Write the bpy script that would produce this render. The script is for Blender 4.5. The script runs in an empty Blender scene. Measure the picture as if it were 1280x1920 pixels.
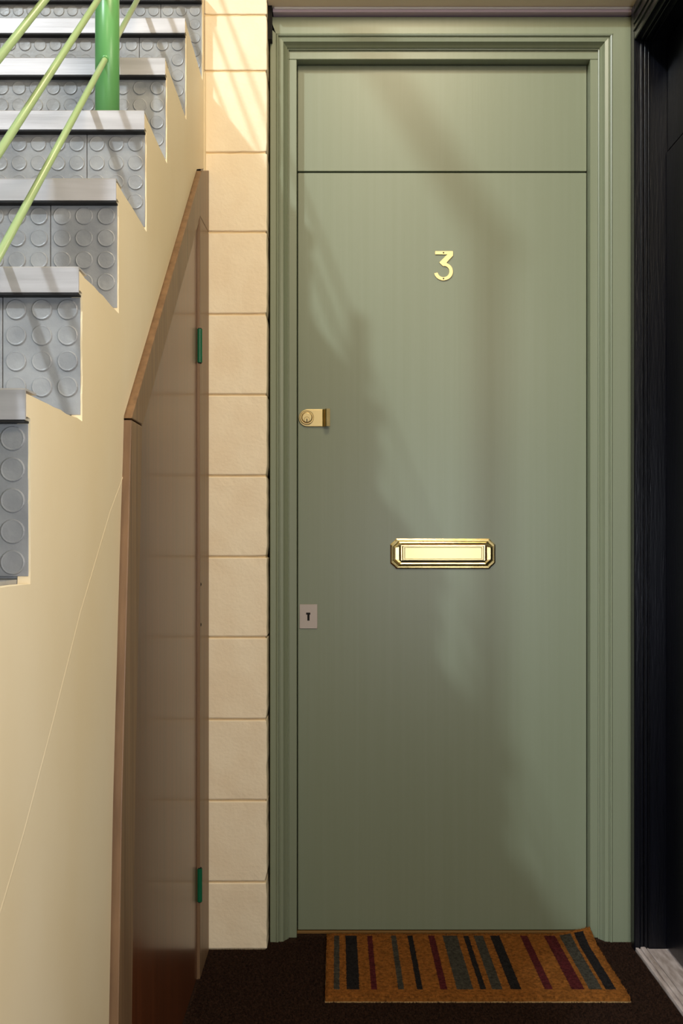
import bpy, bmesh, math, random
from mathutils import Vector, Matrix, noise
random.seed(7)
PI = math.pi
C = bpy.context.scene.collection
sc = bpy.context.scene

# ---------------------------------------------------------------- camera
EYE = 1.03            # eye height, m
F = 2100.0            # focal length in pixels of the 1280 x 1920 frame
def X(x, d): return (x - 630.0) * d / F          # picture column at distance d -> metres across
def Z(y, d): return EYE + (1012.0 - y) * d / F   # picture row at distance d -> height
cam = bpy.data.cameras.new('camera'); co = bpy.data.objects.new('camera', cam); C.objects.link(co)
co.location = (0, 0, EYE); co.rotation_euler = (PI / 2, 0, 0)
cam.sensor_fit = 'VERTICAL'; cam.sensor_height = 36.0; cam.lens = 36.0 * F / 1920.0
cam.shift_x = 10.0 / 1920.0; cam.shift_y = 52.0 / 1920.0
cam.clip_start = 0.01
sc.camera = co

# ---------------------------------------------------------------- light
w = bpy.data.worlds.new('world'); sc.world = w; w.use_nodes = True
w.node_tree.nodes['Background'].inputs[0].default_value = (1.0, 0.86, 0.66, 1)
w.node_tree.nodes['Background'].inputs[1].default_value = 0.25
def lamp(name, kind, loc, energy, col, size=0.1, target=None, size_y=None):
    l = bpy.data.lights.new(name, kind); l.energy = energy; l.color = col
    if kind == 'AREA':
        l.size = size
        if size_y: l.shape = 'RECTANGLE'; l.size_y = size_y
    else: l.shadow_soft_size = size
    o = bpy.data.objects.new(name, l); C.objects.link(o); o.location = loc
    if target is not None:
        o.rotation_euler = (Vector(target) - Vector(loc)).to_track_quat('-Z', 'Y').to_euler()
    return o
lamp('stairwell_lamp', 'POINT', (-4.56, -4.9, 7.55), 2350, (0.80, 0.91, 1.0), 0.17)
lamp('hall_ceiling_light', 'AREA', (0.25, 1.35, 3.05), 20, (1.0, 0.83, 0.56), 0.5, (-0.05, 2.95, 0.7))
lamp('back_fill', 'AREA', (0.40, -1.9, 3.1), 30, (1.0, 0.84, 0.62), 0.8, (0.0, 2.9, 1.0))  # added warm fill behind the camera, no such fitting known
lamp('side_fill', 'AREA', (0.735, 1.05, 1.75), 12.0, (1.0, 0.88, 0.70), 0.45, (-0.33, 1.25, 1.55), 0.45)  # added unseen fill to brighten the plastered stair side
lamp('cool_fill', 'AREA', (0.60, -0.15, 0.95), 19, (0.85, 0.90, 1.0), 0.5, (-0.33, 0.9, 0.55), 0.9)  # added unseen cool fill to whiten the near plaster
sc.view_settings.view_transform = 'Standard'; sc.view_settings.look = 'None'
sc.view_settings.gamma = 1.0; sc.view_settings.use_curve_mapping = False
sc.view_settings.exposure = 0.0

# ---------------------------------------------------------------- helpers
def srgb(r, g, b):
    f = lambda c: (c / 255 / 12.92) if c / 255 <= 0.04045 else ((c / 255 + 0.055) / 1.055) ** 2.4
    return (f(r), f(g), f(b), 1)
def mat(name, col, rough=0.5, metal=0.0, spec=0.5, coat=0.0, coat_rough=0.05, var=None, var_scale=(3, 3, 3),
        bump=0.0, bump_scale=(50, 50, 50), detail=4.0, var_lo=0.35, var_hi=0.65, rough_var=0.0):
    m = bpy.data.materials.new(name); m.use_nodes = True
    nt = m.node_tree; b = nt.nodes['Principled BSDF']
    b.inputs['Roughness'].default_value = rough; b.inputs['Metallic'].default_value = metal
    b.inputs['Specular IOR Level'].default_value = spec
    b.inputs['Coat Weight'].default_value = coat; b.inputs['Coat Roughness'].default_value = coat_rough
    b.inputs['Base Color'].default_value = col
    geo = nt.nodes.new('ShaderNodeNewGeometry')
    def noi(scale, det):
        mp = nt.nodes.new('ShaderNodeMapping'); mp.inputs['Scale'].default_value = scale
        nt.links.new(geo.outputs['Position'], mp.inputs['Vector'])
        n = nt.nodes.new('ShaderNodeTexNoise'); n.inputs['Scale'].default_value = 1.0; n.inputs['Detail'].default_value = det
        nt.links.new(mp.outputs[0], n.inputs['Vector']); return n
    if var:
        n = noi(var_scale, detail)
        r = nt.nodes.new('ShaderNodeValToRGB'); r.color_ramp.elements[0].position = var_lo; r.color_ramp.elements[1].position = var_hi
        r.color_ramp.elements[0].color = var; r.color_ramp.elements[1].color = col
        nt.links.new(n.outputs['Fac'], r.inputs['Fac']); nt.links.new(r.outputs['Color'], b.inputs['Base Color'])
        if rough_var:
            mr = nt.nodes.new('ShaderNodeMapRange'); mr.inputs['To Min'].default_value = rough - rough_var; mr.inputs['To Max'].default_value = rough + rough_var
            nt.links.new(n.outputs['Fac'], mr.inputs['Value']); nt.links.new(mr.outputs[0], b.inputs['Roughness'])
    if bump:
        n = noi(bump_scale, 5.0)
        bp = nt.nodes.new('ShaderNodeBump'); bp.inputs['Strength'].default_value = bump; bp.inputs['Distance'].default_value = 0.002
        nt.links.new(n.outputs['Fac'], bp.inputs['Height']); nt.links.new(bp.outputs[0], b.inputs['Normal'])
    return m

M = {}
M['green'] = mat('sage_green_gloss_paint', srgb(129, 136, 113), 0.36, var=srgb(127, 134, 110), var_scale=(90, 8, 1.2), bump=0.05, bump_scale=(330, 40, 3))
M['plaster'] = mat('cream_painted_plaster', srgb(238, 220, 184), 0.42, var=srgb(232, 211, 170), var_scale=(3, 3, 2), bump=0.10, bump_scale=(28, 28, 28))
M['block'] = mat('cream_painted_block', srgb(248, 231, 200), 0.55, var=srgb(243, 223, 190), var_scale=(14, 14, 10), bump=0.35, bump_scale=(130, 130, 150))
M['mortar'] = mat('cream_painted_mortar', srgb(222, 196, 152), 0.7, bump=0.4, bump_scale=(160, 160, 160))
M['rubber'] = mat('grey_studded_rubber', srgb(156, 156, 156), 0.34, var=srgb(136, 137, 139), var_scale=(22, 22, 22), bump=0.22, bump_scale=(160, 160, 160), rough_var=0.12)
M['alu'] = mat('brushed_aluminium_nosing', srgb(198, 194, 195), 0.36, metal=0.35, var=srgb(182, 178, 179), var_scale=(6, 30, 60), bump=0.05, bump_scale=(8, 200, 400), rough_var=0.1)
M['black'] = mat('matt_black', srgb(20, 18, 20), 0.6)
M['post'] = mat('mid_green_painted_steel', srgb(108, 172, 100), 0.32, var=srgb(104, 166, 98), var_scale=(60, 60, 4))
M['rod'] = mat('pale_green_painted_steel', srgb(160, 180, 126), 0.28)
def wood(name, a, b, rough, coat):
    return mat(name, srgb(*a), rough, coat=coat, coat_rough=0.12, var=srgb(*b), var_scale=(60, 60, 1.6), detail=6, bump=0.08, bump_scale=(300, 300, 6), var_lo=0.3, var_hi=0.7)
M['veneer'] = wood('red_brown_veneer', (104, 52, 24), (80, 38, 16), 0.34, 0.22)
M['frame_wood'] = wood('weathered_brown_timber', (138, 106, 74), (108, 80, 54), 0.5, 0.1)
M['hinge'] = mat('dark_green_painted_hinge', srgb(20, 92, 60), 0.25)
M['gap'] = mat('dark_gap', srgb(14, 10, 8), 0.9)
M['brass'] = mat('polished_brass', srgb(222, 198, 138), 0.2, metal=1.0, var=srgb(205, 180, 118), var_scale=(60, 60, 60))
M['brass_b'] = mat('bright_brass', srgb(206, 184, 132), 0.33, metal=1.0)
M['steel'] = mat('dull_steel_plate', srgb(176, 163, 152), 0.45, metal=0.3, bump=0.05, bump_scale=(900, 20, 20))
M['gloss_black'] = mat('black_gloss_paint', srgb(9, 10, 18), 0.3, spec=0.35, var=srgb(6, 7, 13), var_scale=(60, 60, 3), bump=0.3, bump_scale=(260, 260, 20))
M['white_wood'] = mat('white_painted_threshold', srgb(196, 182, 178), 0.5, var=srgb(148, 132, 124), var_scale=(70, 14, 70), bump=0.4, bump_scale=(160, 30, 160))
M['mauve'] = mat('mauve_grey_trim', srgb(196, 176, 190), 0.5)
M['soffit'] = mat('beige_soffit', srgb(232, 212, 186), 0.7, bump=0.2, bump_scale=(90, 90, 90))
M['pale_line'] = mat('pale_bead', srgb(235, 230, 230), 0.5)
M['carpet'] = mat('dark_brown_carpet', srgb(58, 38, 27), 0.95, spec=0.1, var=srgb(24, 15, 11), var_scale=(160, 160, 160), bump=0.9, bump_scale=(420, 420, 420))
M['sill'] = mat('brown_sill', srgb(120, 86, 36), 0.6)
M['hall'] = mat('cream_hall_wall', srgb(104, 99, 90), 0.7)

def obj(name, bm, m, parent=None, smooth=False):
    me = bpy.data.meshes.new(name); bmesh.ops.recalc_face_normals(bm, faces=bm.faces); bm.to_mesh(me); bm.free()
    me.materials.append(m)
    if smooth:
        for p in me.polygons: p.use_smooth = True
    o = bpy.data.objects.new(name, me); C.objects.link(o)
    if parent: o.parent = parent
    return o
def empty(name, loc=(0, 0, 0)):
    o = bpy.data.objects.new(name, None); C.objects.link(o); o.location = loc; o.empty_display_size = 0.05; return o
def adopt(o, parent):      # keep the world place of o
    o.parent = parent; o.matrix_parent_inverse = Matrix.Translation(parent.location).inverted(); return o
def struct(o): o['kind'] = 'structure'; return o
def box(bm, x0, x1, y0, y1, z0, z1, bev=0.0, seg=1):
    g = bmesh.ops.create_cube(bm, size=1.0); v = g['verts']
    for p in v:
        p.co = Vector(((x0 + x1) / 2 + p.co.x * (x1 - x0), (y0 + y1) / 2 + p.co.y * (y1 - y0), (z0 + z1) / 2 + p.co.z * (z1 - z0)))
    if bev:
        es = list({e for p in v for e in p.link_edges})
        bmesh.ops.bevel(bm, geom=es, offset=bev, segments=seg, affect='EDGES', profile=0.5)
    return bm
def bx(name, x0, x1, y0, y1, z0, z1, m, parent=None, bev=0.0, seg=1):
    o = obj(name, box(bmesh.new(), x0, x1, y0, y1, z0, z1, bev, seg), m)
    if parent: adopt(o, parent)
    return o
def prism(bm, pts, axis, a, b, bev=0.0):
    """pts: 2-D outline; axis 'X' -> pts are (y,z) extruded x=a..b; 'Y' -> (x,z); 'Z' -> (x,y)"""
    def mk(p, t):
        return {'X': (t, p[0], p[1]), 'Y': (p[0], t, p[1]), 'Z': (p[0], p[1], t)}[axis]
    va = [bm.verts.new(mk(p, a)) for p in pts]; vb = [bm.verts.new(mk(p, b)) for p in pts]
    n = len(pts); fa = bm.faces.new(va); fb = bm.faces.new(vb[::-1])
    for i in range(n): bm.faces.new((va[i], vb[i], vb[(i + 1) % n], va[(i + 1) % n]))
    bmesh.ops.recalc_face_normals(bm, faces=bm.faces)
    if bev:
        bmesh.ops.bevel(bm, geom=list(fa.edges), offset=bev, segments=2, affect='EDGES', profile=0.5)
    big = [f for f in bm.faces if len(f.verts) > 4]
    if big: bmesh.ops.triangulate(bm, faces=big)
    return bm
def tube(bm, p0, p1, r, seg=20, cap=True):
    p0, p1 = Vector(p0), Vector(p1); d = p1 - p0
    q = d.to_track_quat('Z', 'Y').to_matrix().to_4x4()
    bmesh.ops.create_cone(bm, cap_ends=cap, segments=seg, radius1=r, radius2=r, depth=d.length,
                          matrix=Matrix.Translation((p0 + p1) / 2) @ q)
    return bm
def lathe_y(bm, cx, y, cz, prof, seg=28):
    """prof: list of (radius, y offset); turned about an axis along y"""
    rings = []
    for r, dy in prof:
        if r <= 1e-6: rings.append([bm.verts.new((cx, y + dy, cz))])
        else: rings.append([bm.verts.new((cx + r * math.cos(2 * PI * i / seg), y + dy, cz + r * math.sin(2 * PI * i / seg))) for i in range(seg)])
    for a, b in zip(rings, rings[1:]):
        for i in range(seg):
            j = (i + 1) % seg
            if len(a) == 1 and len(b) == 1: continue
            if len(a) == 1: bm.faces.new((a[0], b[i], b[j]))
            elif len(b) == 1: bm.faces.new((a[i], b[0], a[j]))
            else: bm.faces.new((a[i], b[i], b[j], a[j]))
    return bm

# ================================================================ large structure
SX = -0.3305                      # plastered stair side
D_BLOCK, D_ARCH, D_FRAME, D_DOOR = 2.812, 2.868, 2.897, 2.931
RX = 0.756                        # right wall
HX0, HX1, HY0, HY1, HZ = -5.2, 2.3, -5.8, 4.4, 8.4

fl = struct(bx('floor', HX0, HX1, HY0, HY1, -0.1, 0.0, M['carpet']))
struct(bx('ceiling', HX0, HX1, HY0, HY1, HZ, HZ + 0.1, M['hall']))
struct(bx('wall_left', HX0 - 0.1, HX0, HY0, HY1, 0, HZ, M['hall']))
struct(bx('wall_front', HX0, HX1, HY0 - 0.1, HY0, 0, HZ, M['hall']))
wr = empty('wall_right'); struct(wr)
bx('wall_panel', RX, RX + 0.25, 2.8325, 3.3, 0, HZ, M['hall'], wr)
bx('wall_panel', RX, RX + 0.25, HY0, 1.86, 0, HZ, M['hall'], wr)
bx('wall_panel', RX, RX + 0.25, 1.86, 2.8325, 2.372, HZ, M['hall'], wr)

# stair levels: distance of nosing face and height of tread, from the bottom step up
NX = [48, 148, 218, 271, 310, 347, 378]
NY = [732, 503, 337, 209, 110, 35, -24]
steps = [(0.945 - 0.25 * i, 0.987 - 0.1975 * i) for i in range(4, -1, -1)]
for x, y in zip(NX, NY):
    d = 694.05 / (630 - x); steps.append((d, Z(y, d)))
steps += [(3.04, steps[-1][1] + 0.195), (3.29, steps[-1][1] + 0.39), (3.54, steps[-1][1] + 0.585)]
RS = 0.018                        # riser face set back behind the nosing face

# plastered side of the stair, cut out for the cupboard
OUT = [(1.610, 0.0), (1.639, 0.321), (1.668, 0.642), (1.746, 1.219)]
INN = [(1.730, 0.0), (1.751, 0.321), (1.779, 0.642), (1.842, 1.205)]
PITCH = 0.753
def zo(d): return 1.219 + (d - 1.746) * PITCH
d_top = 2.657
poly = [(steps[0][0] + RS, 0.0)]
gap = [0.0, 0.009, 0.010, 0.009, 0.006, 0.0015]
zs = [0.0, 0.32, 0.64, 0.9, 1.06, 1.16]
def outd(z):
    for (a, za), (b, zb) in zip(OUT, OUT[1:]):
        if z <= zb: return a + (b - a) * (z - za) / (zb - za)
    return OUT[-1][0]
for g, z in zip([0.009, 0.009, 0.008, 0.007, 0.005, 0.0012], zs): poly.append((outd(z) - g, z))
poly += [(1.745, 1.223), (d_top, 1.909), (D_BLOCK, 1.962)]
top = []
for i, (d, z) in enumerate(steps):
    if d + RS > D_BLOCK: break
    if i == 0: pz = 0.0
    else: pz = steps[i - 1][1]
    dr = d + RS + 0.001
    n = 14
    for k in range(n + 1):
        top.append((dr + random.uniform(-0.001, 0.001), max((pz - 0.005) + (z - 0.028 - pz + 0.005) * k / n, 0.0)))
    top += [(d + 0.0045, z - 0.0275), (d + 0.0045, z - 0.003)]
    nd = min(steps[i + 1][0] + RS, D_BLOCK)
    for k in range(1, 9):
        top.append((d + 0.005 + (nd - d - 0.004) * k / 9, z - 0.003 - random.uniform(0, 0.0022)))
last = top[-1]
poly.append((D_BLOCK, last[1]))
poly = poly + top[::-1]
poly = [p for i, p in enumerate(poly) if i == 0 or (abs(p[0] - poly[i - 1][0]) + abs(p[1] - poly[i - 1][1])) > 1e-4]
ws = obj('wall_stair', prism(bmesh.new(), poly, 'X', SX, SX - 0.014), M['plaster']); struct(ws)
# bright light streak on the plaster, imitated by an added raised strip
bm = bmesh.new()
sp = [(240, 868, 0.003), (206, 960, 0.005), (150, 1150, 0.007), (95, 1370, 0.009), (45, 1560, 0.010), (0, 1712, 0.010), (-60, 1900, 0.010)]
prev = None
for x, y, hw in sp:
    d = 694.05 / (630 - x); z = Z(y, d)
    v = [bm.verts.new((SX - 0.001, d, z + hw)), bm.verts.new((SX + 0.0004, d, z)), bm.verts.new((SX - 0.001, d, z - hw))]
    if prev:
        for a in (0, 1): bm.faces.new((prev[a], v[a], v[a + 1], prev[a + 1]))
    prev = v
adopt(obj('light_streak', bm, M['plaster'], smooth=False), ws)
# corner fillet between the plaster and the blocks
bm = bmesh.new(); prism(bm, [(SX - 0.008, D_BLOCK + 0.01), (SX - 0.008, D_BLOCK - 0.016), (SX + 0.001, D_BLOCK - 0.013), (SX + 0.004, D_BLOCK - 0.004), (SX + 0.004, D_BLOCK + 0.01)], 'Z', 1.94, 2.20)
adopt(obj('corner_fillet', bm, M['plaster']), ws)

# back wall: block pier, wall over the door
wb = struct(empty('wall_back', (0, D_BLOCK, 0)))
PX1 = X(500.5, D_BLOCK)
bx('mortar_bed', SX - 0.0, PX1 - 0.004, D_BLOCK + 0.004, D_BLOCK + 0.5, 0.0, 2.9, M['mortar'], wb)
joints = [1781, 1654, 1501, 1349, 1195, 1044, 892, 740, 589, 435, 286, 133, 28, -124, -276, -428]
for i in range(len(joints) - 1):
    z0 = max(Z(joints[i], D_BLOCK), 0.0) + 0.0022; z1 = Z(joints[i + 1], D_BLOCK) - 0.0022
    bm = bmesh.new(); box(bm, SX + 0.0, PX1, D_BLOCK, D_BLOCK + 0.19, z0, z1, 0.0028, 2)
    # uneven arrises: subdivide the front and nudge
    bmesh.ops.subdivide_edges(bm, edges=[e for e in bm.edges if e.calc_length() > 0.1], cuts=9, use_grid_fill=True)
    for v in bm.verts:
        n = noise.noise(Vector((v.co.x * 25, i * 3.1, v.co.z * 25)))
        n2 = noise.noise(Vector((v.co.x * 70, i * 7.7, v.co.z * 70)))
        edge_r = max(0, 1 - (PX1 - v.co.x) / 0.012); edge_z = max(0, 1 - min(v.co.z - z0, z1 - v.co.z) / 0.01)
        v.co.y += 0.0007 * n + 0.0022 * max(0, n2) * max(edge_r, edge_z)
        if edge_r > 0.5: v.co.x -= 0.003 * max(0, n2) * (1.0 + 2.2 * edge_z)
        if edge_z > 0.5 and i > 8: v.co.z += 0.0015 * n2
    adopt(obj('block', bm, M['block'], smooth=False), wb)
ZS = 2.385
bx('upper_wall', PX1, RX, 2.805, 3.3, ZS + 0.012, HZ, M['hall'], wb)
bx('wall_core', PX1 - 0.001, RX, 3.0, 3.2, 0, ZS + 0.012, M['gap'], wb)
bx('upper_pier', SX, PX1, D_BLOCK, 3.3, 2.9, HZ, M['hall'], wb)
struct(bx('wall_stairwell', HX0, SX, HY1 - 0.02, HY1 + 0.08, 0, HZ, M['hall']))
# lintel soffit and its trim over the green door
t = struct(empty('trim_1', (0.3, 2.85, ZS)))
bx('soffit', PX1 + 0.001, RX - 0.001, 2.803, 2.99, ZS, ZS + 0.0118, M['soffit'], t)
bx('cover_strip', PX1 + 0.012, RX - 0.001, 2.850, 2.99, Z(31, D_ARCH) + 0.003, ZS - 0.0002, M['mauve'], t, 0.001)
bx('bead', PX1 + 0.016, RX - 0.001, 2.8455, 2.8498, ZS - 0.0055, ZS - 0.0012, M['pale_line'], t)
bx('shadow_gap', PX1 + 0.0005, PX1 + 0.0105, 2.84, 2.99, 2.30, ZS - 0.0002, M['gap'], t)

# ================================================================ green door surround (trim_2)
ts = struct(empty('trim_2', (X(830, D_DOOR), D_FRAME, 0)))
AL0, AL1 = X(506, D_ARCH), X(540, D_ARCH)      # left architrave, scribed narrow
AR0, AR1 = X(1125, D_ARCH), X(1183, D_ARCH)
AT0, AT1 = Z(86, D_ARCH), Z(31.5, D_ARCH)      # head architrave
def arch_profile(w):
    """from inner edge (0) to outer (w): (offset, depth forward of D_ARCH plane, negative = nearer)"""
    return [(0, 0.060), (0, 0.0235), (0.0025, 0.0225), (0.0035, 0.018), (0.0075, 0.0135), (0.0115, 0.0065), (0.0125, 0.0035), (0.021, 0.001),
            (0.0225, 0.003), (0.024, 0.003), (0.0255, -0.0025), (0.029, -0.004), (0.0315, -0.001), (w - 0.002, -0.001), (w, 0.001), (w, 0.060)]
def architrave(kind):
    bm = bmesh.new(); loops = []
    if kind == 'L':
        w = AL1 - AL0; pr = arch_profile(w)
        loops = [[(AL1 - o, D_ARCH + y, 0.0) for o, y in pr], [(AL1 - o, D_ARCH + y, AT0 + min(o, 9) * 1.0) for o, y in pr]]
    elif kind == 'R':
        w = AR1 - AR0; pr = arch_profile(w)
        loops = [[(AR0 + o, D_ARCH + y, 0.0) for o, y in pr], [(AR0 + o, D_ARCH + y, AT0 + o * (AT1 - AT0) / w) for o, y in pr]]
    else:
        w = AT1 - AT0; pr = arch_profile(w); wr_ = AR1 - AR0
        loops = [[(max(AL1 - o, AL0), D_ARCH + y, AT0 + o) for o, y in pr], [(AR0 + o * wr_ / w, D_ARCH + y, AT0 + o) for o, y in pr]]
    vs = [[bm.verts.new(c) for c in l] for l in loops]; n = len(vs[0])
    for i in range(n): bm.faces.new((vs[0][i], vs[1][i], vs[1][(i + 1) % n], vs[0][(i + 1) % n]))
    bm.faces.new(vs[0]); bm.faces.new(vs[1][::-1])
    return bm
for k in 'LRH': adopt(obj('architrave', architrave(k), M['green']), ts)
DX0, DX1 = X(557.5, D_DOOR), X(1103.5, D_DOOR)
DT = Z(118, D_DOOR)
FX0, FX1 = X(540.8, D_FRAME), X(1123.0, D_FRAME)
FT = Z(91, D_FRAME)
OX0, OX1, OT = X(556, D_FRAME), X(1106, D_FRAME), Z(111.5, D_FRAME)
bx('door_jamb', FX0, OX0, D_FRAME, 2.99, 0, OT, M['green'], ts, 0.0012)
bx('door_jamb', OX1, FX1, D_FRAME, 2.99, 0, OT, M['green'], ts, 0.0012)
bx('door_head', FX0, FX1, D_FRAME, 2.99, OT + 0.0005, FT, M['green'], ts, 0.0012)
bx('jamb_backing', AL0, FX0 - 0.003, 2.90, 2.99, 0, 2.36, M['green'], ts)
bx('jamb_backing', FX1 + 0.003, AR1, 2.90, 2.99, 0, 2.36, M['green'], ts)
bx('head_backing', FX0 - 0.0029, FX1 + 0.0029, 2.93, 2.99, FT + 0.003, 2.36, M['green'], ts)
zsplit = Z(322.5, D_DOOR)
bx('transom_panel', OX0 + 0.0015, OX1 - 0.0015, D_DOOR, D_DOOR + 0.04, zsplit + 0.0022, OT - 0.001, M['green'], ts, 0.001)
bx('door_sill', OX0, OX1, D_DOOR - 0.004, D_DOOR + 0.05, 0, 0.007, M['sill'], ts, 0.001)
bx('dark_rebate', OX0, OX1, D_DOOR + 0.0425, 2.992, 0.0, OT, M['gap'], ts)

# ================================================================ green door (door_1)
dr = struct(empty('door_1', ((DX0 + DX1) / 2, D_DOOR, 0.0)))
bx('door_leaf', OX0 + 0.002, OX1 - 0.002, D_DOOR, D_DOOR + 0.04, 0.009, zsplit - 0.0022, M['green'], dr, 0.001)
Y0 = D_DOOR
def px(x): return X(x, D_DOOR)
def pz(y): return Z(y, D_DOOR)
def child(o, p, label=None):
    o.parent = p
    if label: o['label'] = label
    return o
# house number 3
num = bmesh.new()
T = 0.0035
prism(num, [(px(815.5), pz(471.5)), (px(848.5), pz(471.5)), (px(848.5), pz(477.5)), (px(815.5), pz(477.5))], 'Y', Y0 - T, Y0)
prism(num, [(px(838.5), pz(477.4)), (px(848.5), pz(477.4)), (px(848.5), pz(480)), (px(836.8), pz(492.5)), (px(837), pz(499)), (px(830), pz(499.4)), (px(823.2), pz(492.8))], 'Y', Y0 - T, Y0)
arc = []
N = 26; cx_, cy_ = 830.8, 509.6
for i in range(N + 1):
    a = math.radians(-97 + (97 + 168) * i / N)    # picture angle, clockwise from right, y down
    arc.append((a,))
outer = [(px(cx_ + 17.6 * math.cos(a[0])), pz(cy_ + 16.6 * math.sin(a[0]))) for a in arc]
inner = [(px(cx_ + 11.2 * math.cos(a[0])), pz(cy_ + 10.8 * math.sin(a[0]))) for a in arc]
vo = [[num.verts.new((x, y, z)) for x, z in ring] for ring in (outer, inner) for y in (Y0 - T - 0.0002,)]
vb = [[num.verts.new((x, Y0, z)) for x, z in ring] for ring in (outer, inner)]
for i in range(N):
    num.faces.new((vo[0][i], vo[0][i + 1], vo[1][i + 1], vo[1][i]))
    num.faces.new((vo[0][i], vb[0][i], vb[0][i + 1], vo[0][i + 1])); num.faces.new((vo[1][i], vo[1][i + 1], vb[1][i + 1], vb[1][i]))
for i in (0, N): num.faces.new((vo[0][i], vo[1][i], vb[1][i], vb[0][i]))
no = adopt(obj('house_number', num, M['brass_b']), dr); no['label'] = 'brass numeral 3 screwed to the green door'
for sy in (474.5, 523.0):
    s = obj('screw', lathe_y(bmesh.new(), px(831), Y0 - T - 0.0004, pz(sy), [(0.0, -0.0008), (0.0014, -0.0007), (0.0021, 0.0002)], 12), M['black'])
    s.parent = no
def sub(o, p): o.parent = p; return o
# rim lock with finger pull
bm = bmesh.new(); cx_, cy_, r_ = 576.0, 784.0, 16.3
pts = [(px(cx_ + r_ * math.cos(math.radians(a))), pz(cy_ + r_ * math.sin(math.radians(a)))) for a in range(90, 271, 10)]
pts += [(px(604.5), pz(cy_ - r_)), (px(604.5), pz(cy_ + r_))]
prism(bm, pts, 'Y', Y0 - 0.0045, Y0, 0.0012)
lk = adopt(obj('door_lock', bm, M['brass_b']), dr); lk['label'] = 'brass cylinder lock plate with finger pull'
bm = bmesh.new()
prof = [(px(604.3), Y0 - 0.0045), (px(606), Y0 - 0.006), (px(608.2), Y0 - 0.010), (px(610), Y0 - 0.0155), (px(611.8), Y0 - 0.018), (px(618.5), Y0 - 0.018), (px(618.8), Y0 - 0.0165),
        (px(612.8), Y0 - 0.0155), (px(610.5), Y0 - 0.010), (px(608.5), Y0 - 0.004), (px(608.5), Y0), (px(604.3), Y0)]
prism(bm, prof, 'Z', pz(cy_ + r_), pz(cy_ - r_))
sub(obj('finger_pull', bm, M['brass']), lk)
sub(obj('lock_cylinder', lathe_y(bmesh.new(), px(575.3), Y0 - 0.0045, pz(783.6), [(0.0185, 0.0), (0.0185, -0.003), (0.0172, -0.0042), (0.0158, -0.0042), (0.0150, -0.0022), (0.0142, -0.0022), (0.0132, -0.0048), (0.0118, -0.0055), (0.0, -0.0055)], 36), M['brass_b']), lk)
sub(obj('lock_plug', lathe_y(bmesh.new(), px(575.3), Y0 - 0.0100, pz(787.5), [(0.0075, 0.0012), (0.0075, -0.0006), (0.0066, -0.0014), (0.0, -0.0014)], 24), M['brass_b']), lk)
sub(bx('key_slot', px(574.6), px(576.2), Y0 - 0.0119, Y0 - 0.0113, pz(792.5), pz(786), M['black']), lk)
# letter plate
def notched(x0, x1, y0, y1, n, conc=True):
    p = []
    for (cx, cy, a0) in ((x1, y0, 180), (x1, y1, 270), (x0, y1, 0), (x0, y0, 90)):
        pass
    # clipped corners with a small step in, walked clockwise in picture space
    c = n
    s = n * 0.28
    return [(px(a), pz(b)) for a, b in [
        (x0 + c, y0), (x1 - c, y0), (x1 - c + s, y0 + s * 1.2), (x1 - s, y0 + c - s), (x1, y0 + c), (x1, y1 - c), (x1 - s, y1 - c + s), (x1 - c + s, y1 - s * 1.2),
        (x1 - c, y1), (x0 + c, y1), (x0 + c - s, y1 - s * 1.2), (x0 + s, y1 - c + s), (x0, y1 - c), (x0, y0 + c), (x0 + s, y0 + c - s), (x0 + c - s, y0 + s * 1.2)]]
def ring_stack(bm, rings):
    vs = [[bm.verts.new((x, Y0 - h, z)) for x, z in pts] for pts, h in rings]
    n = len(vs[0])
    for a, b in zip(vs, vs[1:]):
        for i in range(n): bm.faces.new((a[i], a[(i + 1) % n], b[(i + 1) % n], b[i]))
    f = bm.faces.new(vs[-1]); bmesh.ops.triangulate(bm, faces=[f])
bm = bmesh.new()
ring_stack(bm, [(notched(731.5, 928, 1010, 1066.5, 11), 0.0), (notched(731.5, 928, 1010, 1066.5, 11), 0.003), (notched(733.5, 926, 1012, 1064.5, 10.5), 0.0042),
                (notched(736.5, 923, 1014.5, 1061.5, 10), 0.0045), (notched(738, 921.5, 1016, 1060, 9.6), 0.0075), (notched(741, 918.5, 1018, 1057.5, 9), 0.0088),
                (notched(747.5, 912, 1020.5, 1055, 5), 0.0080), (notched(751.5, 908.5, 1022, 1053, 0.4), 0.0048)])
lp = adopt(obj('letter_plate', bm, M['brass']), dr); lp['label'] = 'brass letter plate with clipped corners'
bm = bmesh.new()
def rect(x0, x1, y0, y1): return [(px(x0), pz(y0)), (px(x1), pz(y0)), (px(x1), pz(y1)), (px(x0), pz(y1))]
ring_stack(bm, [(rect(753.5, 906.5, 1023.5, 1050.5), 0.0035), (rect(753.5, 906.5, 1023.5, 1050.5), 0.0090), (rect(755, 905, 1024.5, 1049.5), 0.0102), (rect(757.5, 902.5, 1026, 1047.8), 0.0102), (rect(758.5, 901.5, 1027, 1047), 0.0094)])
sub(obj('letter_flap', bm, M['brass_b']), lp)
bm = bmesh.new()
for r in (rect(751, 909, 1050.7, 1053.6),): prism(bm, r, 'Y', Y0 - 0.0062, Y0 - 0.0047)
sub(obj('flap_gap', bm, M['gap']), lp)
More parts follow.
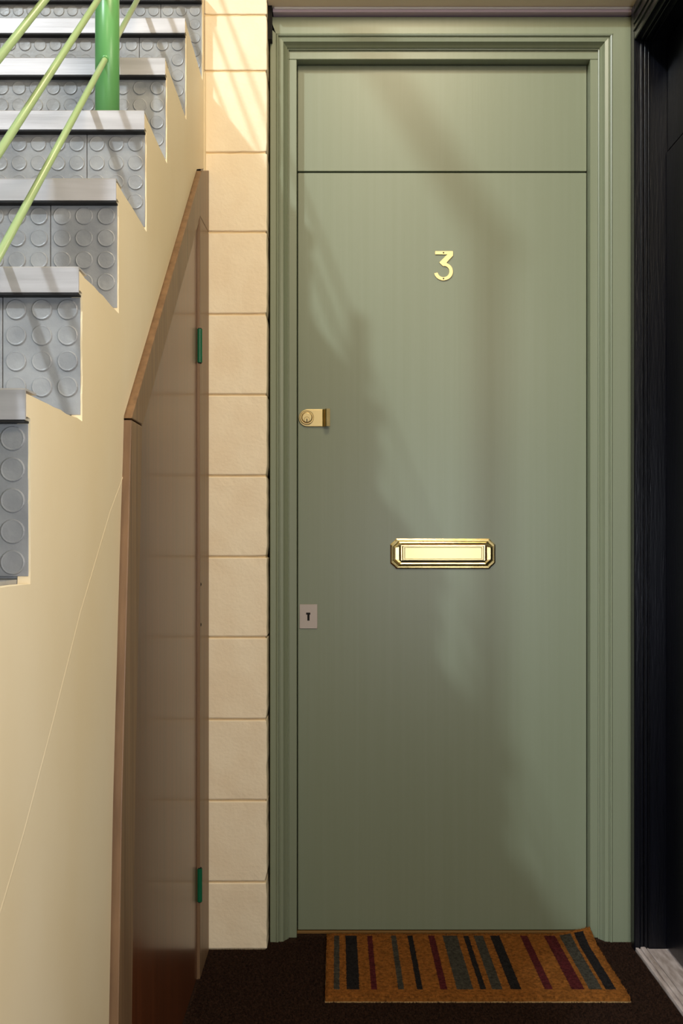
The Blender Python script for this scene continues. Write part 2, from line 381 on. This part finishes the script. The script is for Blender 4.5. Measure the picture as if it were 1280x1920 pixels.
# keyhole plate
kp = bx('keyhole_plate', px(561.5), px(594.8), Y0 - 0.0022, Y0, pz(1178.5), pz(1133), M['steel'], dr, 0.0006)
kp['label'] = 'small dull steel keyhole plate'
bm = bmesh.new()
prism(bm, [(px(573.8), pz(1148.5)), (px(581.6), pz(1148.5)), (px(581.6), pz(1152.3)), (px(580.2), pz(1152.5)), (px(580.2), pz(1163.6)), (px(576), pz(1163.6)), (px(576), pz(1152.5)), (px(573.8), pz(1152.3))], 'Y', Y0 - 0.0025, Y0 - 0.0018)
sub(obj('keyhole', bm, M['gap']), kp)

# ================================================================ staircase
SL = -1.38
st = empty('staircase', (-0.85, steps[0][0], 0))
st['label'] = 'grey studded rubber stair flight with aluminium nosings climbing on the left'; st['category'] = 'staircase'
SEAM = -0.434
PITCHS = 0.0335
def tile_bm(x0, x1, yf, z0, z1, ax=SEAM):
    bm = bmesh.new(); box(bm, x0 + 0.0007, x1 - 0.0007, yf, yf + 0.003, z0, z1, 0.0004)
    rows = int((z1 - z0) / PITCHS)
    prof = [(0.0137, 0.0004), (0.0131, -0.0014), (0.0122, -0.0020), (0.0108, -0.0017), (0.0, -0.0014)]
    for j in range(rows + 1):
        cz = z1 - 0.016 - j * PITCHS
        if cz - 0.012 < z0: break
        if x0 >= ax - 1e-6: cols = [ax + 0.0175 + i * PITCHS for i in range(40)]
        else: cols = [x1 - 0.0175 - i * PITCHS for i in range(40)]
        for cx in cols:
            if cx - 0.0137 < x0 or cx + 0.0137 > x1: continue
            lathe_y(bm, cx, yf, cz, prof, 18)
    return bm
for i, (d, z) in enumerate(steps):
    pz_ = 0.0 if i == 0 else steps[i - 1][1]
    nd = steps[i + 1][0] + RS if i + 1 < len(steps) else d + 0.28
    bm = bmesh.new()
    prism(bm, [(d + RS + 0.0032, pz_ + 0.001), (d + RS + 0.0032, z - 0.004), (d + 0.004, z - 0.004), (d + 0.004, z), (nd + 0.001, z), (nd + 0.001, z - 0.03), (d + RS + 0.04, z - 0.03), (d + RS + 0.04, pz_ + 0.001)], 'X', SL, SX - 0.0145)
    s = adopt(obj('step', bm, M['rubber']), st)
    # nosing with lip
    bm = bmesh.new(); h = 0.031
    prism(bm, [(d + 0.003, z + 0.0005), (d + 0.001, z + 0.0022), (d + 0.045, z + 0.0022), (d + 0.045, z + 0.0003)][::-1] if False else
          [(d, z - h), (d, z + 0.0008), (d + 0.0015, z + 0.0026), (d + 0.045, z + 0.0026), (d + 0.045, z + 0.0003), (d + 0.0036, z + 0.0003), (d + 0.0036, z - h)], 'X', SL, SX - 0.0005)
    sub(obj('nosing', bm, M['alu']), s)
    sub(bx('gap_shade_strip', SL, SX - 0.0015, d + 0.0012, d + RS + 0.003, z - h - 0.0024, z - h - 0.0002, M['black']), s)  # black strip stands for the shadow gap under the nosing
    zt = z - h - 0.0026
    if i >= 3:
        for x0, x1 in ((SEAM, SX - 0.0015), (SEAM - 0.5, SEAM), (SL, SEAM - 0.5)):
            sub(obj('rubber_tile', tile_bm(x0, x1, d + RS, pz_ + 0.0035, zt), M['rubber']), s)
    else:
        sub(bx('rubber_tile', SL, SX - 0.003, d + RS, d + RS + 0.003, pz_ + 0.0035, zt, M['rubber']), s)

# railing
RXR = -0.43
rl = empty('stair_railing', (RXR, 2.1, steps[8][1]))
rl['label'] = 'green steel stair railing with round post and thin sloping rods'; rl['category'] = 'railing'
PD = 2.105
def tread_at(d):
    z = 0
    for a, b in steps:
        if a <= d: z = b
    return z
p = adopt(obj('post', tube(bmesh.new(), (RXR, PD, tread_at(PD) + 0.0028), (RXR, PD, 2.235), 0.0225, 40), M['post'], smooth=False), rl)
PD2 = 1.10
p2 = adopt(obj('post', tube(bmesh.new(), (RXR, PD2, tread_at(PD2) + 0.0028), (RXR, PD2, 1.39), 0.0225, 40), M['post']), rl)
for zz in (1.396, 1.5275, 1.648):
    f = lambda d: zz + 0.81 * (d - 1.433)
    adopt(obj('rod', tube(bmesh.new(), (RXR, 0.95, f(0.95)), (RXR, 3.3, f(3.3)), 0.0056, 20), M['rod']), rl)
    for q, d in ((p, PD), (p2, PD2)):
        sub(obj('rod_collar', tube(bmesh.new(), (RXR, d - 0.0245, f(d - 0.0245)), (RXR, d + 0.0245, f(d + 0.0245)), 0.0072, 20), M['post']), q)
adopt(obj('unseen_newel', tube(bmesh.new(), (-0.615, 1.325, tread_at(1.325) + 0.0028), (-0.615, 1.325, 3.0), 0.034, 32), M['post']), rl)  # unseen post, added to cast the vertical shadow on the green door
adopt(obj('unseen_handrail', tube(bmesh.new(), (-0.615, 1.29, 2.99), (-0.615, 2.75, 3.372), 0.042, 24), M['post']), rl)  # unseen rail, added to cast the slanting shadow band there
for o in bpy.data.objects:
    if o.type == 'MESH' and o.name.split('.')[0] in ('post', 'rod', 'rod_collar', 'unseen_handrail', 'unseen_newel'):
        for f_ in o.data.polygons: f_.use_smooth = len(f_.vertices) == 4

# ================================================================ cupboard under the stair (door_2)
CX = -0.3185
tc = struct(empty('trim_3', (CX, 2.2, 0)))
bm = bmesh.new(); o4 = OUT; 
prism(bm, OUT + [(1.842, INN[-1][1])] + INN[:-1][::-1] if False else OUT[:-1] + [(1.746, 1.2165)] + [(1.842, 1.2165)] + INN[:-1][::-1], 'X', CX, SX - 0.03, 0.0015)
adopt(obj('frame_post', bm, M['frame_wood']), tc)
W = 0.092
dj = 2.625                         # inner edge of the hinge jamb
def zi(d): return zo(d) - W
bm = bmesh.new()
prism(bm, [(1.746, 1.2195), (d_top, 1.905), (2.806, 1.955), (2.806, 1.80), (dj, zi(dj)), (1.844, 1.2195)], 'X', CX, SX - 0.03, 0.0015)
adopt(obj('sloping_rail', bm, M['frame_wood']), tc)
bm = bmesh.new(); prism(bm, [(dj, 0.0), (dj, zi(dj) - 0.001), (2.806, 1.798), (2.806, 0.0)], 'X', CX - 0.0003, SX - 0.03, 0.0015)
hj = adopt(obj('hinge_jamb', bm, M['frame_wood']), tc)
for y in (1095, 1170):
    zc = Z(y, 2.66); bm = bmesh.new(); bmesh.ops.create_uvsphere(bm, u_segments=12, v_segments=8, radius=0.007, matrix=Matrix.Translation((CX - 0.0055, 2.64, zc)) @ Matrix.Diagonal((1, 1.2, 1, 1)))
    sub(obj('screw_hole', bm, M['gap']), hj)
bm = bmesh.new(); prism(bm, [(1.5, 0), (1.5, 0.90), (1.80, 1.16), (2.806, 1.88), (2.806, 0)], 'X', SX - 0.075, SX - 0.07)
adopt(obj('backing', bm, M['gap']), tc)
# thin bead standing round the door
bm = bmesh.new(); prism(bm, [(1.846, 1.2195), (dj, zi(dj) - 0.0005), (dj, zi(dj) - 0.016), (1.862, 1.2195)], 'X', CX - 0.0035, SX - 0.02)
adopt(obj('stop_bead', bm, M['frame_wood']), tc)
d2 = struct(empty('door_2', (CX, 2.2, 0)))
bm = bmesh.new()
prism(bm, [(p_[0] + 0.003, max(p_[1], 0.006)) for p_ in INN[:-1]] + [(1.850, 1.21), (1.866, 1.215), (dj - 0.004, zi(dj) - 0.02), (dj - 0.004, 0.006)], 'X', CX - 0.007, CX - 0.03)
adopt(obj('door_leaf', bm, M['veneer']), d2)
for y0, y1 in ((617, 680), (1628, 1690)):
    bm = bmesh.new(); dd = 2.628
    tube(bm, (CX - 0.0015, dd, Z(y1, dd)), (CX - 0.0015, dd, Z(y0, dd)), 0.0062, 20)
    hg = adopt(obj('hinge', bm, M['hinge'], smooth=False), d2); hg['label'] = 'green painted butt hinge knuckle'
    for e in (Z(y1, dd) - 0.002, Z(y0, dd)):
        sub(obj('hinge_tip', tube(bmesh.new(), (CX - 0.0015, dd, e), (CX - 0.0015, dd, e + 0.002), 0.0045, 14), M['gap']), hg)

# ================================================================ black door on the right (door_3) and its surround
BX, LX = 0.7455, 0.824
tb = struct(empty('trim_4', (BX, 2.8, 0)))
bx('jamb_lining', BX, 0.95, 2.802, 2.832, 0, 2.372, M['gloss_black'], tb, 0.002)
for a, b, pr in ((0.7595, 0.7665, 0.006), (0.7685, 0.7765, 0.009), (0.779, 0.783, 0.004)):
    bx('moulding', a, b, 2.802 - pr, 2.803, 0.0, 2.279, M['gloss_black'], tb, 0.0012, 2)
bx('head_lining', BX, 0.95, 1.86, 2.8015, 2.281, 2.372, M['gloss_black'], tb, 0.002)
for a, b, pr in ((0.7595, 0.7665, 0.005), (0.7685, 0.7755, 0.008), (0.786, 0.791, 0.006)):
    bx('moulding', a, b, 1.90, 2.792, 2.281 - pr, 2.282, M['gloss_black'], tb, 0.0012, 2)
for a, b in ((2.300, 2.308), (2.318, 2.324), (2.345, 2.352)):
    bx('moulding', BX - 0.004, BX + 0.001, 1.90, 2.80, a, b, M['gloss_black'], tb, 0.0012, 2)
bx('jamb_lining', BX, 0.95, 1.86, 1.90, 0, 2.28, M['gloss_black'], tb, 0.002)
bx('transom_panel', LX + 0.004, LX + 0.04, 1.902, 2.800, 2.0005, 2.279, M['gloss_black'], tb, 0.002)
th = empty('threshold', (0.78, 2.3, 0)); th['kind'] = 'structure'; th.name = 'trim_5'
bx('threshold_board', 0.7475, LX + 0.03, 1.90, 2.800, 0.0, 0.008, M['white_wood'], th, 0.002, 2)
bx('threshold_ridge', 0.7475, 0.7555, 1.902, 2.799, 0.0078, 0.011, M['white_wood'], th, 0.0014, 2)
bx('threshold_ridge', 0.7585, 0.772, 1.902, 2.797, 0.0078, 0.0145, M['white_wood'], th, 0.003, 2)
bx('threshold_ridge', 0.775, 0.7785, 1.902, 2.798, 0.0078, 0.0115, M['white_wood'], th, 0.0014, 2)
d3 = struct(empty('door_3', (LX, 2.3, 0)))
bx('door_leaf', LX, LX + 0.04, 1.904, 2.797, 0.012, 1.996, M['gloss_black'], d3, 0.003, 2)

# ================================================================ doormat
MX0, MX1, MY0, MY1 = -0.024, 0.655, 2.492, 2.896
def stripe_mat():
    m = bpy.data.materials.new('striped_coir'); m.use_nodes = True; nt = m.node_tree; b = nt.nodes['Principled BSDF']
    b.inputs['Roughness'].default_value = 0.95; b.inputs['Specular IOR Level'].default_value = 0.1
    geo = nt.nodes.new('ShaderNodeNewGeometry'); sx = nt.nodes.new('ShaderNodeSeparateXYZ'); nt.links.new(geo.outputs['Position'], sx.inputs[0])
    n = nt.nodes.new('ShaderNodeTexNoise'); n.inputs['Scale'].default_value = 220; n.inputs['Detail'].default_value = 3
    nt.links.new(geo.outputs['Position'], n.inputs['Vector'])
    jit = nt.nodes.new('ShaderNodeMath'); jit.operation = 'MULTIPLY_ADD'; jit.inputs[1].default_value = 0.007; nt.links.new(n.outputs['Fac'], jit.inputs[0]); nt.links.new(sx.outputs['X'], jit.inputs[2])
    mr = nt.nodes.new('ShaderNodeMapRange'); mr.inputs['From Min'].default_value = MX0 + 0.0035; mr.inputs['From Max'].default_value = MX1 + 0.0035
    nt.links.new(jit.outputs[0], mr.inputs['Value'])
    cr = nt.nodes.new('ShaderNodeValToRGB'); r = cr.color_ramp; r.interpolation = 'CONSTANT'
    base, gy, bk, mn = srgb(136, 84, 34), srgb(66, 63, 55), srgb(34, 31, 31), srgb(80, 30, 32)
    S = [(624.7, 634.8, gy), (648, 672.5, bk), (694, 704.5, mn), (744, 755, gy), (780.5, 791.7, bk), (824, 836.7, mn), (855, 885, gy), (897.5, 910, bk),
         (920, 939.6, gy), (955, 974.5, bk), (1018, 1034, mn), (1069, 1094, mn), (1103, 1127, gy), (1134, 1152, bk)]
    r.elements[0].position = 0; r.elements[0].color = base
    r.elements.remove(r.elements[1])
    for a, c, col in S:
        for q, cc in ((a, col), (c, base)):
            e = r.elements.new(((X(q, 2.541)) - MX0) / (MX1 - MX0)); e.color = cc
    nt.links.new(mr.outputs[0], cr.inputs['Fac'])
    # stripes stop short of the front and back border
    ym = nt.nodes.new('ShaderNodeMath'); ym.operation = 'COMPARE'; ym.inputs[1].default_value = (MY0 + MY1) / 2 + 0.012; ym.inputs[2].default_value = (MY1 - MY0) / 2 - 0.03
    nt.links.new(sx.outputs['Y'], ym.inputs[0])
    mx = nt.nodes.new('ShaderNodeMix'); mx.data_type = 'RGBA'; mx.inputs[6].default_value = base
    nt.links.new(ym.outputs[0], mx.inputs[0]); nt.links.new(cr.outputs['Color'], mx.inputs[7])
    n2 = nt.nodes.new('ShaderNodeTexNoise'); n2.inputs['Scale'].default_value = 130; n2.inputs['Detail'].default_value = 6; nt.links.new(geo.outputs['Position'], n2.inputs['Vector'])
    m2 = nt.nodes.new('ShaderNodeMapRange'); m2.inputs['From Min'].default_value = 0.3; m2.inputs['From Max'].default_value = 0.7; m2.inputs['To Min'].default_value = 0.45; m2.inputs['To Max'].default_value = 1.2
    nt.links.new(n2.outputs['Fac'], m2.inputs['Value'])
    vm = nt.nodes.new('ShaderNodeVectorMath'); vm.operation = 'SCALE'; nt.links.new(mx.outputs[2], vm.inputs[0]); nt.links.new(m2.outputs[0], vm.inputs['Scale'])
    nt.links.new(vm.outputs[0], b.inputs['Base Color']); return m
M['coir'] = stripe_mat()
M['mat_back'] = mat('pale_mat_backing', srgb(176, 142, 92), 0.8)
def mat_z(x, y):
    cx, cy = (x - MX1), (y - MY1)
    r = math.hypot(cx * 0.9, cy * 0.8)
    lift = 0.019 * max(0, 1 - r / 0.085) ** 1.4
    return 0.0125 + lift + 0.0006 * noise.noise(Vector((x * 30, y * 30, 0)))
mt = empty('doormat', ((MX0 + MX1) / 2, (MY0 + MY1) / 2, 0))
mt['label'] = 'striped orange-brown coir doormat in front of the green door'; mt['category'] = 'doormat'
bm = bmesh.new(); NXm, NYm = 90, 50; gt, gb = [], []
for j in range(NYm + 1):
    rt, rb = [], []
    for i in range(NXm + 1):
        x = MX0 + (MX1 - MX0) * i / NXm; y = MY0 + (MY1 - MY0) * j / NYm
        if i in (0, NXm): x += random.uniform(-0.0012, 0.0012)
        if j in (0, NYm): y += random.uniform(-0.001, 0.001)
        e = min(i, NXm - i, j, NYm - j)
        z = mat_z(x, y)
        rt.append(bm.verts.new((x, y, z - (0.002 if e == 0 else 0)))); rb.append(bm.verts.new((x, y, max(z - 0.0098, 0.0025))))
    gt.append(rt); gb.append(rb)
for j in range(NYm):
    for i in range(NXm):
        bm.faces.new((gt[j][i], gt[j][i + 1], gt[j + 1][i + 1], gt[j + 1][i])); bm.faces.new((gb[j][i], gb[j + 1][i], gb[j + 1][i + 1], gb[j][i + 1]))
for i in range(NXm):
    bm.faces.new((gt[0][i], gb[0][i], gb[0][i + 1], gt[0][i + 1])); bm.faces.new((gt[-1][i], gt[-1][i + 1], gb[-1][i + 1], gb[-1][i]))
for j in range(NYm):
    bm.faces.new((gt[j][0], gt[j + 1][0], gb[j + 1][0], gb[j][0])); bm.faces.new((gt[j][-1], gb[j][-1], gb[j + 1][-1], gt[j + 1][-1]))
adopt(obj('mat_body', bm, M['coir']), mt)
bx('backing', MX0 - 0.001, MX1 + 0.001, MY0 - 0.001, MY1 - 0.09, 0.0, 0.0024, M['mat_back'], mt)
def pile(name, n, place, m, parent, h0, h1, wd):
    V, Fc = [], []
    for k in range(n):
        x, y, z = place()
        a = random.uniform(0, 2 * PI); h = random.uniform(h0, h1); ln = random.uniform(0.2, 1.0) * h
        b = random.uniform(0, 2 * PI); dx, dy = math.cos(a) * wd, math.sin(a) * wd
        i = len(V)
        V += [(x - dx, y - dy, z), (x + dx, y + dy, z), (x + math.cos(b) * ln, y + math.sin(b) * ln, z + h)]
        Fc.append((i, i + 1, i + 2))
    me = bpy.data.meshes.new(name); me.from_pydata(V, [], Fc); me.materials.append(m)
    o = bpy.data.objects.new(name, me); C.objects.link(o); o['kind'] = 'stuff'; adopt(o, parent); return o
def pm():
    x, y = random.uniform(MX0, MX1), random.uniform(MY0, MY1); return x, y, mat_z(x, y) - 0.001
pile('coir_pile', 60000, pm, M['coir'], mt, 0.0015, 0.004, 0.0007)
def pc():
    while True:
        x, y = random.uniform(-0.32, 0.745), random.uniform(2.2, 2.90)
        if MX0 < x < MX1 and MY0 < y < MY1: continue
        if x < PX1 and y > D_BLOCK - 0.002: continue
        if y > 2.86 and not (OX0 < x < OX1): continue
        return x, y, -0.001
pile('carpet_pile', 90000, pc, M['carpet'], fl, 0.003, 0.0065, 0.0008)
